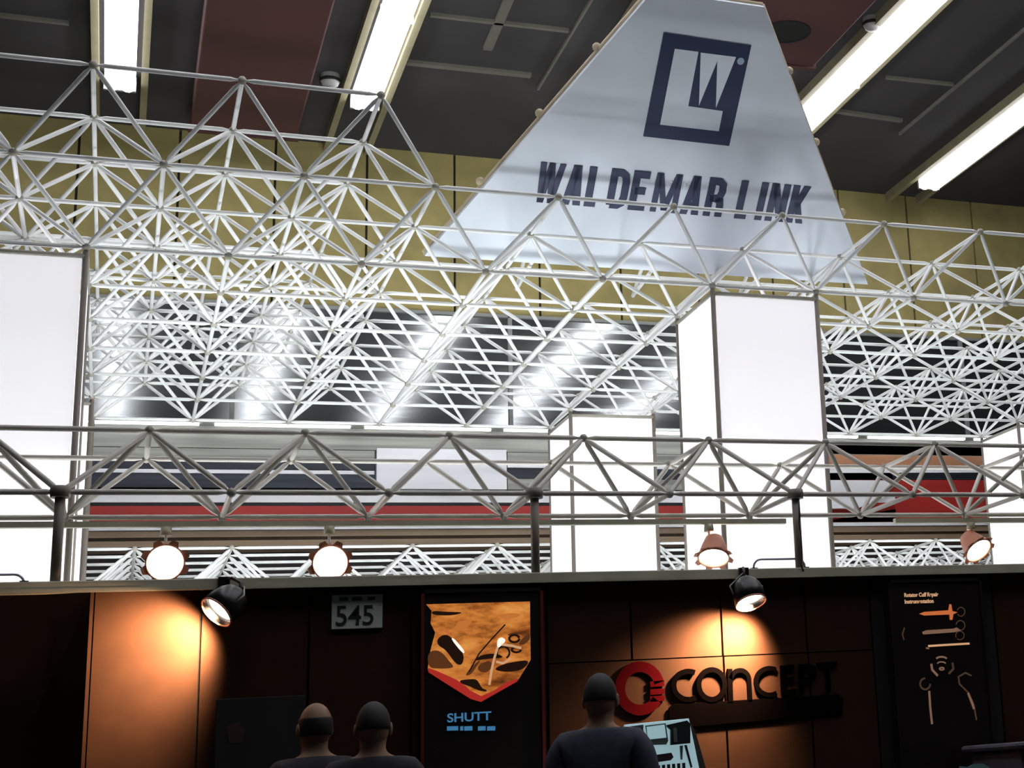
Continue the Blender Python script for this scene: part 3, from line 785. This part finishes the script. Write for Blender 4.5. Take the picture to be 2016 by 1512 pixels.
# ------------------------------------------------------------------ clip-on lamps
def aim(obj, d): obj.rotation_mode = 'QUATERNION'; obj.rotation_quaternion = Vector(d).to_track_quat('-Z', 'Y')
def clip_lamp(px, py, off, nrm, beam, label, r=.098, size=100, cone=112):
    c = W3(at_y(px, py, YA - off)); n = Vector(nrm).normalized()
    t = empty('clip_lamp', c, label, 'lamp', 'clip-on lamps on the booth fascia')
    prof = [(.001, -.150), (r * .38, -.143), (r * .68, -.122), (r * .90, -.085), (r, -.035), (r, .03), (r * .965, .03), (r * .93, -.01), (r * .85, -.05), (r * .5, -.10), (.001, -.11)]
    MB().lathe(prof, c, n, 26).build('shade', 'black_metal', t)
    MB().lathe([(r * .90, -.012), (r * .6, -.004), (.001, -.001)], c, n, 26).build('bulb', 'lamp_inner', t)
    MB().lathe([(r * 1.0, .026), (r * 1.03, .033), (r * .97, .036), (r * .95, .028)], c, n, 26).build('rim', 'lamp_rim', t)
    a = c - n * .14; e = Vector((c.x + .02, (YA - .05) * M, W3((0, 0, (ZF0 + ZF1) / 2)).z))
    MB().tube([a, a + Vector((.01, .02, .05)), (a + e) / 2 + Vector((0, 0, .05)), e], .009, 8).build('arm', 'black_metal', t)
    MB().box(e - Vector((.03, .02, .035)), e + Vector((.03, .015, .03))).build('clamp', 'black_metal', t)
    mb = MB(); u = Vector((0, 0, 1)).cross(n).normalized()
    mb.tube([c + u * (r + .008) - n * .03, c + u * (r + .015) - n * .09, c - n * .18, c - u * (r + .015) - n * .09, c - u * (r + .008) - n * .03], .005, 6)
    mb.build('yoke', 'tube_end', t)
    ld = bpy.data.lights.new('lamp_light', 'SPOT'); ld.energy = SPOT_W * size / 100; ld.color = (1, .60, .35); ld.spot_size = math.radians(cone); ld.spot_blend = .95; ld.shadow_soft_size = .04
    lo = bpy.data.objects.new('lamp_light', ld); C.objects.link(lo); lo.parent = t; lo.location = n * .06 + Vector((0, .035, 0)); aim(lo, beam)
clip_lamp(434, 1198, .22, (-.66, -.34, -.66), (-.66, .66, -.42), 'black clip lamp turned sideways onto the bare brown panel')
clip_lamp(1476, 1178, .22, (.06, -.42, -.9), (-.30, .66, -.62), 'black clip lamp pointing down at the CONCEPT lettering', size=165)

# ------------------------------------------------------------------ hanging lamps under the rail
def par(px, py, label, tilt=(0, -1, -.12), yoke=True):
    c = W3(at_y(px, py, 12.02)); n = Vector(tilt).normalized()
    t = empty('hanging_lamp', c, label, 'lamp', 'bright lamps hanging from the rail')
    top = Vector((c.x, 12.105 * M, W3((0, 0, railz - .02)).z))
    MB().tube([top, Vector((c.x, 12.105 * M, c.z + .16)), c + Vector((0, .03, .12))], .008, 8).build('stem', 'white_paint', t)
    MB().lathe([(.03, .0), (.035, -.05)], top, (0, 0, 1), 12, True, True).build('rail_clamp', 'fascia_olive', t)
    R = .105
    MB().lathe([(.03, -.16), (.06, -.15), (.085, -.08), (R, -.01), (R + .004, .015), (R - .004, .015), (R - .01, -.005)], c, n, 28).build('housing', 'lamp_rim', t)
    MB().lathe([(R - .006, .004), (R * .72, -.012)], c, n, 28).build('reflector', 'par_reflector', t)
    MB().lathe([(R * .74, -.010), (R * .5, .010), (.001, .016)], c, n, 28).build('lens', 'par_lens', t)
    u = Vector((0, 0, 1)).cross(n).normalized(); v = n.cross(u)
    for k in range(8):
        a = (k + .5) * math.pi / 4; d = u * math.cos(a) + v * math.sin(a); e = n.cross(d)
        q = c + d * R
        MB().prism([q + e * .03, q - e * .03, q - e * .018 + d * .03 + n * .012, q + e * .018 + d * .03 + n * .012], n * .003).build('rim_tab', 'lamp_rim', t)
par(325, 1108, 'glaring hanging lamp beside the broad white tower')
par(650, 1108, 'glaring hanging lamp above the 545 number plate')
par(1405, 1096, 'hanging lamp with orange housing in front of the tall white tower', (-.25, -.5, -1))
par(1925, 1082, 'hanging lamp in front of the rear tower by the red reflection board', (.2, -.7, -.8))

# ------------------------------------------------------------------ tube handles on the fascia and a cable on the post
def handle(x0, x1, zt, label):
    y = YA + .02; z0 = ZF1
    r = .06; pts = [(x0, y, z0 - .01), (x0, y, zt - r)] + [(x0 + r - r * math.cos(a * math.pi / 12), y, zt - r + r * math.sin(a * math.pi / 12)) for a in range(1, 7)]
    pts += [(x1 - r + r * math.sin(a * math.pi / 12), y, zt - r + r * math.cos(a * math.pi / 12)) for a in range(0, 7)] + [(x1, y, z0 - .01)]
    t = empty('tube_bracket', W3(((x0 + x1) / 2, y, z0)), label, 'bracket')
    MB().tube([W3(p) for p in pts], .007, 8).build('hoop', 'steel_tube', t)
    for x in (x0, x1): mbox((x - .025, y - .025, z0), (x + .025, y + .025, z0 + .012)).build('foot', 'black_metal', t)
h0 = at_y(1485, 1140, YA + .02); h1 = at_y(1584, 1110, YA + .02)
handle(h0.x, h1.x, at_y(1520, 1101, YA + .02).z, 'thin bent steel tube bracket beside the post before the tall tower')
h1 = at_y(48, 1140, YA + .02)
handle(h1.x - .42, h1.x, at_y(20, 1131, YA + .02).z, 'thin bent steel tube bracket on the fascia below the broad tower')
pts = [at_y(x, y, YA - .06) for x, y in ((1572, 985), (1574, 1012), (1573, 1030), (1577, 1060), (1578, 1085), (1576, 1110), (1582, 1125))]
cb = MB().tube([W3(p) for p in pts], [.004, .008, .005, .003, .006, .004, .006], 8).build('power_cable', 'cable', None, 'thin dark cable hanging beside the post in front of the tall tower', 'cable')

# ------------------------------------------------------------------ unseen uplights added to brighten the frames, sign and boards
for k, (x, yy, pw, lab) in enumerate([(x, 12.42, 1.0, 'added flood bank on a stand hidden behind the dark booth wall, aimed at the roof frame') for x in (-1.6, .2, 1.6, 3.0, 4.3, 6.4, 8.0)]
                                  + [(x, 16.6, .9, 'added flood bank on a stand inside the booth, aimed at the distant low frame') for x in (.9, 3.2, 7.2, 9.6)]):
    zc_ = -.1; c = W3((x, yy, zc_))
    t = empty('added_floodlight', Vector((c.x, c.y, 0)), lab, 'added_floodlight', 'added floodlights behind the booth wall' if yy < 14 else 'added floodlights inside the booth')
    ang = 34 if yy < 14 else 50
    d = Vector((0, math.sin(math.radians(ang)), math.cos(math.radians(ang)))); e = d.cross(Vector((1, 0, 0)))
    def bank(u0, u1, v0, v1, n0, n1):
        return MB().add([c + Vector((u, 0, 0)) + e * v + d * n for n in (n0, n1) for u, v in ((u0, v0), (u1, v0), (u1, v1), (u0, v1))],
                        [(0, 3, 2, 1), (4, 5, 6, 7), (0, 1, 5, 4), (1, 2, 6, 5), (2, 3, 7, 6), (3, 0, 4, 7)])
    bank(-.5, .5, -.24, .24, -.16, -.02).build('housing', 'black_metal', t)
    bank(-.48, .48, -.22, .22, -.02, -.012).build('lens', 'lamp_glass', t)
    MB().tube([(c.x, c.y, .02), (c.x, c.y, c.z - .1)], .02, 8).build('stand', 'black_metal', t)
    MB().lathe([(.22, 0), (.22, .02), (.03, .04)], (c.x, c.y, 0), (0, 0, 1), 16, True, True).build('base', 'black_metal', t)
    ld = bpy.data.lights.new('added_flood_light', 'AREA'); ld.energy = FLOOD_W * pw; ld.color = (.94, .98, 1.0); ld.shape = 'RECTANGLE'; ld.size = .96; ld.size_y = .44; ld.spread = math.radians(92)
    lo = bpy.data.objects.new('added_flood_light', ld); C.objects.link(lo); lo.parent = t; lo.location = Vector((0, 0, c.z)); aim(lo, d)

# ------------------------------------------------------------------ instrument board in front of the booth
YI = 10.35
def ip(px, py, d=0): return W3(at_y(px, py, YI - d))
def zi(x, y): return (1180 + x / 4.032, 1260 + y / 4.032)
corners = [zi(203, 672), zi(712, 622), zi(815, 1120), zi(290, 1160)]
ib = empty('instrument_board', ip(1300, 1560), 'pale blue board with dark instruments standing in front of the booth', 'display board')
def ipoly(name, pts, m, d0, d1):
    mb = MB(); mb.prism([ip(*zi(*p), d0) for p in pts], (0, -(d1 - d0) * M, 0)); return mb.build(name, m, ib, bevel=0)
mb = MB(); mb.prism([ip(x, y) for x, y in corners], (0, .03, 0)); mb.build('board', 'board_ice', ib, bevel=.004)
ipoly('instrument', [(215, 690), (345, 672), (348, 700), (232, 715)], 'tool_steel', .001, .012)
ipoly('instrument', [(235, 715), (340, 700), (350, 750), (335, 820), (310, 790), (300, 755), (238, 755)], 'tool_dark', .001, .02)
ipoly('instrument', [(262, 765), (300, 765), (335, 985), (275, 1000)], 'tool_steel', .001, .015)
ipoly('tray', [(362, 680), (525, 660), (545, 800), (530, 830), (390, 835)], 'tool_steel', .001, .006)
ipoly('tray', [(375, 690), (515, 672), (530, 775), (385, 790)], 'board_ice', .006, .012)
ipoly('instrument', [(530, 675), (690, 640), (715, 665), (715, 820), (560, 835), (560, 715), (532, 690)], 'tool_dark', .001, .02)
ipoly('instrument', [(585, 700), (612, 696), (618, 810), (592, 812)], 'tool_steel', .02, .026)
ipoly('instrument', [(635, 840), (660, 838), (655, 950), (642, 950)], 'tool_steel', .001, .012)
ipoly('instrument', [(672, 835), (690, 833), (735, 1010), (722, 1015)], 'tool_dark', .001, .012)
ipoly('instrument', [(350, 925), (565, 895), (582, 930), (560, 955), (360, 985)], 'tool_plum', .001, .02)
ipoly('instrument', [(265, 1000), (350, 985), (345, 1100), (285, 1105)], 'tool_plum', .001, .015)
for k in range(7): ipoly('instrument', [(415 + k * 40, 1000 - k * 4), (438 + k * 40, 998 - k * 4), (440 + k * 40, 1080), (420 + k * 40, 1082)], 'tool_dark', .001, .012)
pb = ip(1310, 1540)
MB().prism([ip(*zi(712, 640), -.02), ip(*zi(760, 720), -.1), ip(*zi(870, 1100), -.1), ip(*zi(815, 1120), -.02)], (0, .02, 0)).build('side_support', 'panel_black', ib)
MB().box((pb.x - .22, pb.y + .03, 0), (pb.x + .22, pb.y + .30, pb.z - .02)).build('stand', 'panel_black', ib, bevel=.01)

# cloth covered counter at the right and a leaflet on it
ct = empty('counter', W3((6.6, 10.35, -HC / M)), 'dark cloth-covered counter below the instrument poster', 'counter')
ztop = at_y(1930, 1466, 10.0).z
mbox((5.75, 10.0, -HC / M), (8.2, 10.75, ztop - .05)).build('skirt', 'counter_cloth', ct, bevel=.03)
mbox((5.7, 9.95, ztop - .05), (8.25, 10.8, ztop)).build('top', 'counter_cloth', ct, bevel=.02)
lp = W3(at_y(1915, 1508, 9.9)); 
MB().prism([W3(at_y(x, y, 9.9)) for x, y in ((1885, 1530), (1890, 1508), (1905, 1510), (1918, 1504), (1936, 1503), (1950, 1512), (1950, 1530))], (0, .006, 0)).build('leaflet', 'teal_paper', None, 'teal leaflet leaning on the front of the dark counter', 'leaflet')

# ------------------------------------------------------------------ people watching the booth (seen from behind)
def skin_mesh(name, verts, edges, radii, m, parent, root=0, levels=2):
    me = bpy.data.meshes.new(name); me.from_pydata(verts, edges, []); me.materials.append(MATS[m])
    o = bpy.data.objects.new(name, me); C.objects.link(o)
    if parent: o.parent = parent
    sk = o.modifiers.new('skin', 'SKIN'); sk.use_smooth_shade = True
    if not me.skin_vertices: 
        bpy.context.view_layer.objects.active = o
    for i, r in enumerate(radii):
        sv = me.skin_vertices[0].data[i]; sv.radius = (r, r) if not isinstance(r, tuple) else r; sv.use_root = (i == root)
    ss = o.modifiers.new('sub', 'SUBSURF'); ss.levels = levels; ss.render_levels = levels
    return o
def person(px, py, Y, rz, label, hair, top, trousers, bald=False, lean=0.0):
    crown = W3(at_y(px, py, Y)); Ht = crown.z; k = Ht / 1.78
    t = empty('person', (crown.x, crown.y, 0), label, 'person'); t.rotation_euler = (0, 0, rz)
    # local frame: faces +Y
    V = [(0,0,.98),(0,0,1.10),(0,-.01,1.28),(0,-.015,1.42),(0,0,1.52),(0,.01,1.585),(0,.015,1.66),(0,.005,1.725),
         (.17,-.015,1.43),(.215,-.02,1.38),(.25,-.03,1.13),(.25,.04,.90),(.25,.07,.82),
         (-.17,-.015,1.43),(-.215,-.02,1.38),(-.25,-.03,1.13),(-.25,.04,.90),(-.25,.07,.82),
         (.095,0,.92),(.10,.01,.50),(.105,-.01,.09),(.11,.13,.035),(-.095,0,.92),(-.10,.01,.50),(-.105,-.01,.09),(-.11,.13,.035)]
    Ed = [(0,1),(1,2),(2,3),(3,4),(4,5),(5,6),(6,7),(3,8),(8,9),(9,10),(10,11),(11,12),(3,13),(13,14),(14,15),(15,16),(16,17),(0,18),(18,19),(19,20),(20,21),(0,22),(22,23),(23,24),(24,25)]
    Rr = [(.15,.10),(.135,.10),(.15,.105),(.13,.09),(.058,.06),(.07,.085),(.082,.10),(.06,.07),
          .07,.06,.046,.036,.03,.07,.06,.046,.036,.03,.09,.06,.045,.04,.09,.06,.045,.04]
    sc = lambda L: [(x * k, y * k + lean * max(0, z - 1.0), z * k) for x, y, z in L]
    rs = lambda L: [(r[0] * k, r[1] * k) if isinstance(r, tuple) else r * k for r in L]
    body = skin_mesh('body', sc(V), Ed, rs(Rr), 'skin', t)
    dg = bpy.context.evaluated_depsgraph_get(); dg.update()
    me = bpy.data.meshes.new_from_object(body.evaluated_get(dg)); body.modifiers.clear()
    bm = bmesh.new(); bm.from_mesh(me)
    sk = MB().ellipsoid((0, lean * .68 + .0, 1.665 * k), (.080 * k, .100 * k, .115 * k), 20, 14)
    sk.ellipsoid((0, lean * .68 + .045 * k, 1.61 * k), (.058 * k, .058 * k, .062 * k), 14, 10)
    bv = [bm.verts.new(v) for v in sk.v]
    for f in sk.f: 
        try: bm.faces.new([bv[i] for i in f])
        except ValueError: pass
    for f in bm.faces: f.smooth = True
    bm.to_mesh(me); bm.free(); body.data = me
    # fingers, ears and nose as extra chains of the same skin mesh would be hidden; ears and hair follow
    jv = [(0,0,.90),(0,0,1.08),(0,-.01,1.28),(0,-.015,1.43),(0,0,1.50),(.17,-.015,1.43),(.215,-.02,1.38),(.25,-.03,1.13),(.25,.04,.91),(-.17,-.015,1.43),(-.215,-.02,1.38),(-.25,-.03,1.13),(-.25,.04,.91)]
    je = [(0,1),(1,2),(2,3),(3,4),(3,5),(5,6),(6,7),(7,8),(3,9),(9,10),(10,11),(11,12)]
    jr = [(.185,.135),(.17,.125),(.18,.13),(.155,.105),(.068,.07),.085,.078,.06,.05,.085,.078,.06,.05]
    skin_mesh('jacket', sc(jv), je, rs(jr), top, t)
    tv = [(0,0,.95),(.095,0,.90),(.10,.01,.50),(.105,-.01,.08),(-.095,0,.90),(-.10,.01,.50),(-.105,-.01,.08)]
    skin_mesh('trousers', sc(tv), [(0,1),(1,2),(2,3),(0,4),(4,5),(5,6)], rs([(.15,.12),.105,.08,.07,.105,.08,.07]), trousers, t)
    hz = 1.665 * k; hy = lean * .68 + .012 * k
    mb = MB()
    hy2 = hy - .012 * k
    nu, nv = 20, 12; vs = []; fs = []
    amax = 62 if bald else 100
    for i in range(nv + 1):
        for j in range(nu):
            ph = 2 * math.pi * j / nu
            front = max(0, math.sin(ph))
            th = math.radians(amax * (1 - .45 * front)) * i / nv
            if bald: th = math.radians(70 + (45 - 30 * front) * i / nv)
            r = (.084, .104, .122)
            vs.append((r[0] * k * math.sin(th) * math.cos(ph), hy2 + r[1] * k * math.sin(th) * math.sin(ph), hz + r[2] * k * math.cos(th) * .97))
    for i in range(nv):
        for j in range(nu): fs.append((i * nu + j, (i + 1) * nu + j, (i + 1) * nu + (j + 1) % nu, i * nu + (j + 1) % nu))
    loc = abs_loc(t); mb.add([Vector(v) + loc for v in vs], fs, True)
    ho = mb.build('hair', hair, t)
    so = ho.modifiers.new('thick', 'SOLIDIFY'); so.thickness = .012
    for s in (-1, 1):
        MB().ellipsoid(loc + Vector((s * .083 * k, hy + .0, hz - .02 * k)), (.012 * k, .022 * k, .034 * k), 10, 8).build('ear', 'skin', t)
    MB().ellipsoid(loc + Vector((0, hy + .108 * k, hz - .03 * k)), (.013 * k, .018 * k, .026 * k), 10, 8).build('nose', 'skin', t)
    for s in (-1, 1):
        MB().ellipsoid(loc + Vector((s * .032 * k, hy + .093 * k, hz + .005 * k)), (.012 * k, .008 * k, .008 * k), 8, 6).build('eye', 'print_black', t)
person(622, 1384, 10.25, .25, 'bald person in dark clothes seen from behind below the 545 plate', 'hair_dark', 'cloth_black', 'cloth_black', bald=True)
person(735, 1382, 9.7, -.15, 'dark-haired person in black in front of the orange poster', 'hair_dark', 'cloth_black', 'cloth_black')
person(1180, 1326, 9.55, -.5, 'dark-haired person in a navy jacket standing before the ring emblem', 'hair_dark', 'cloth_navy', 'cloth_black')
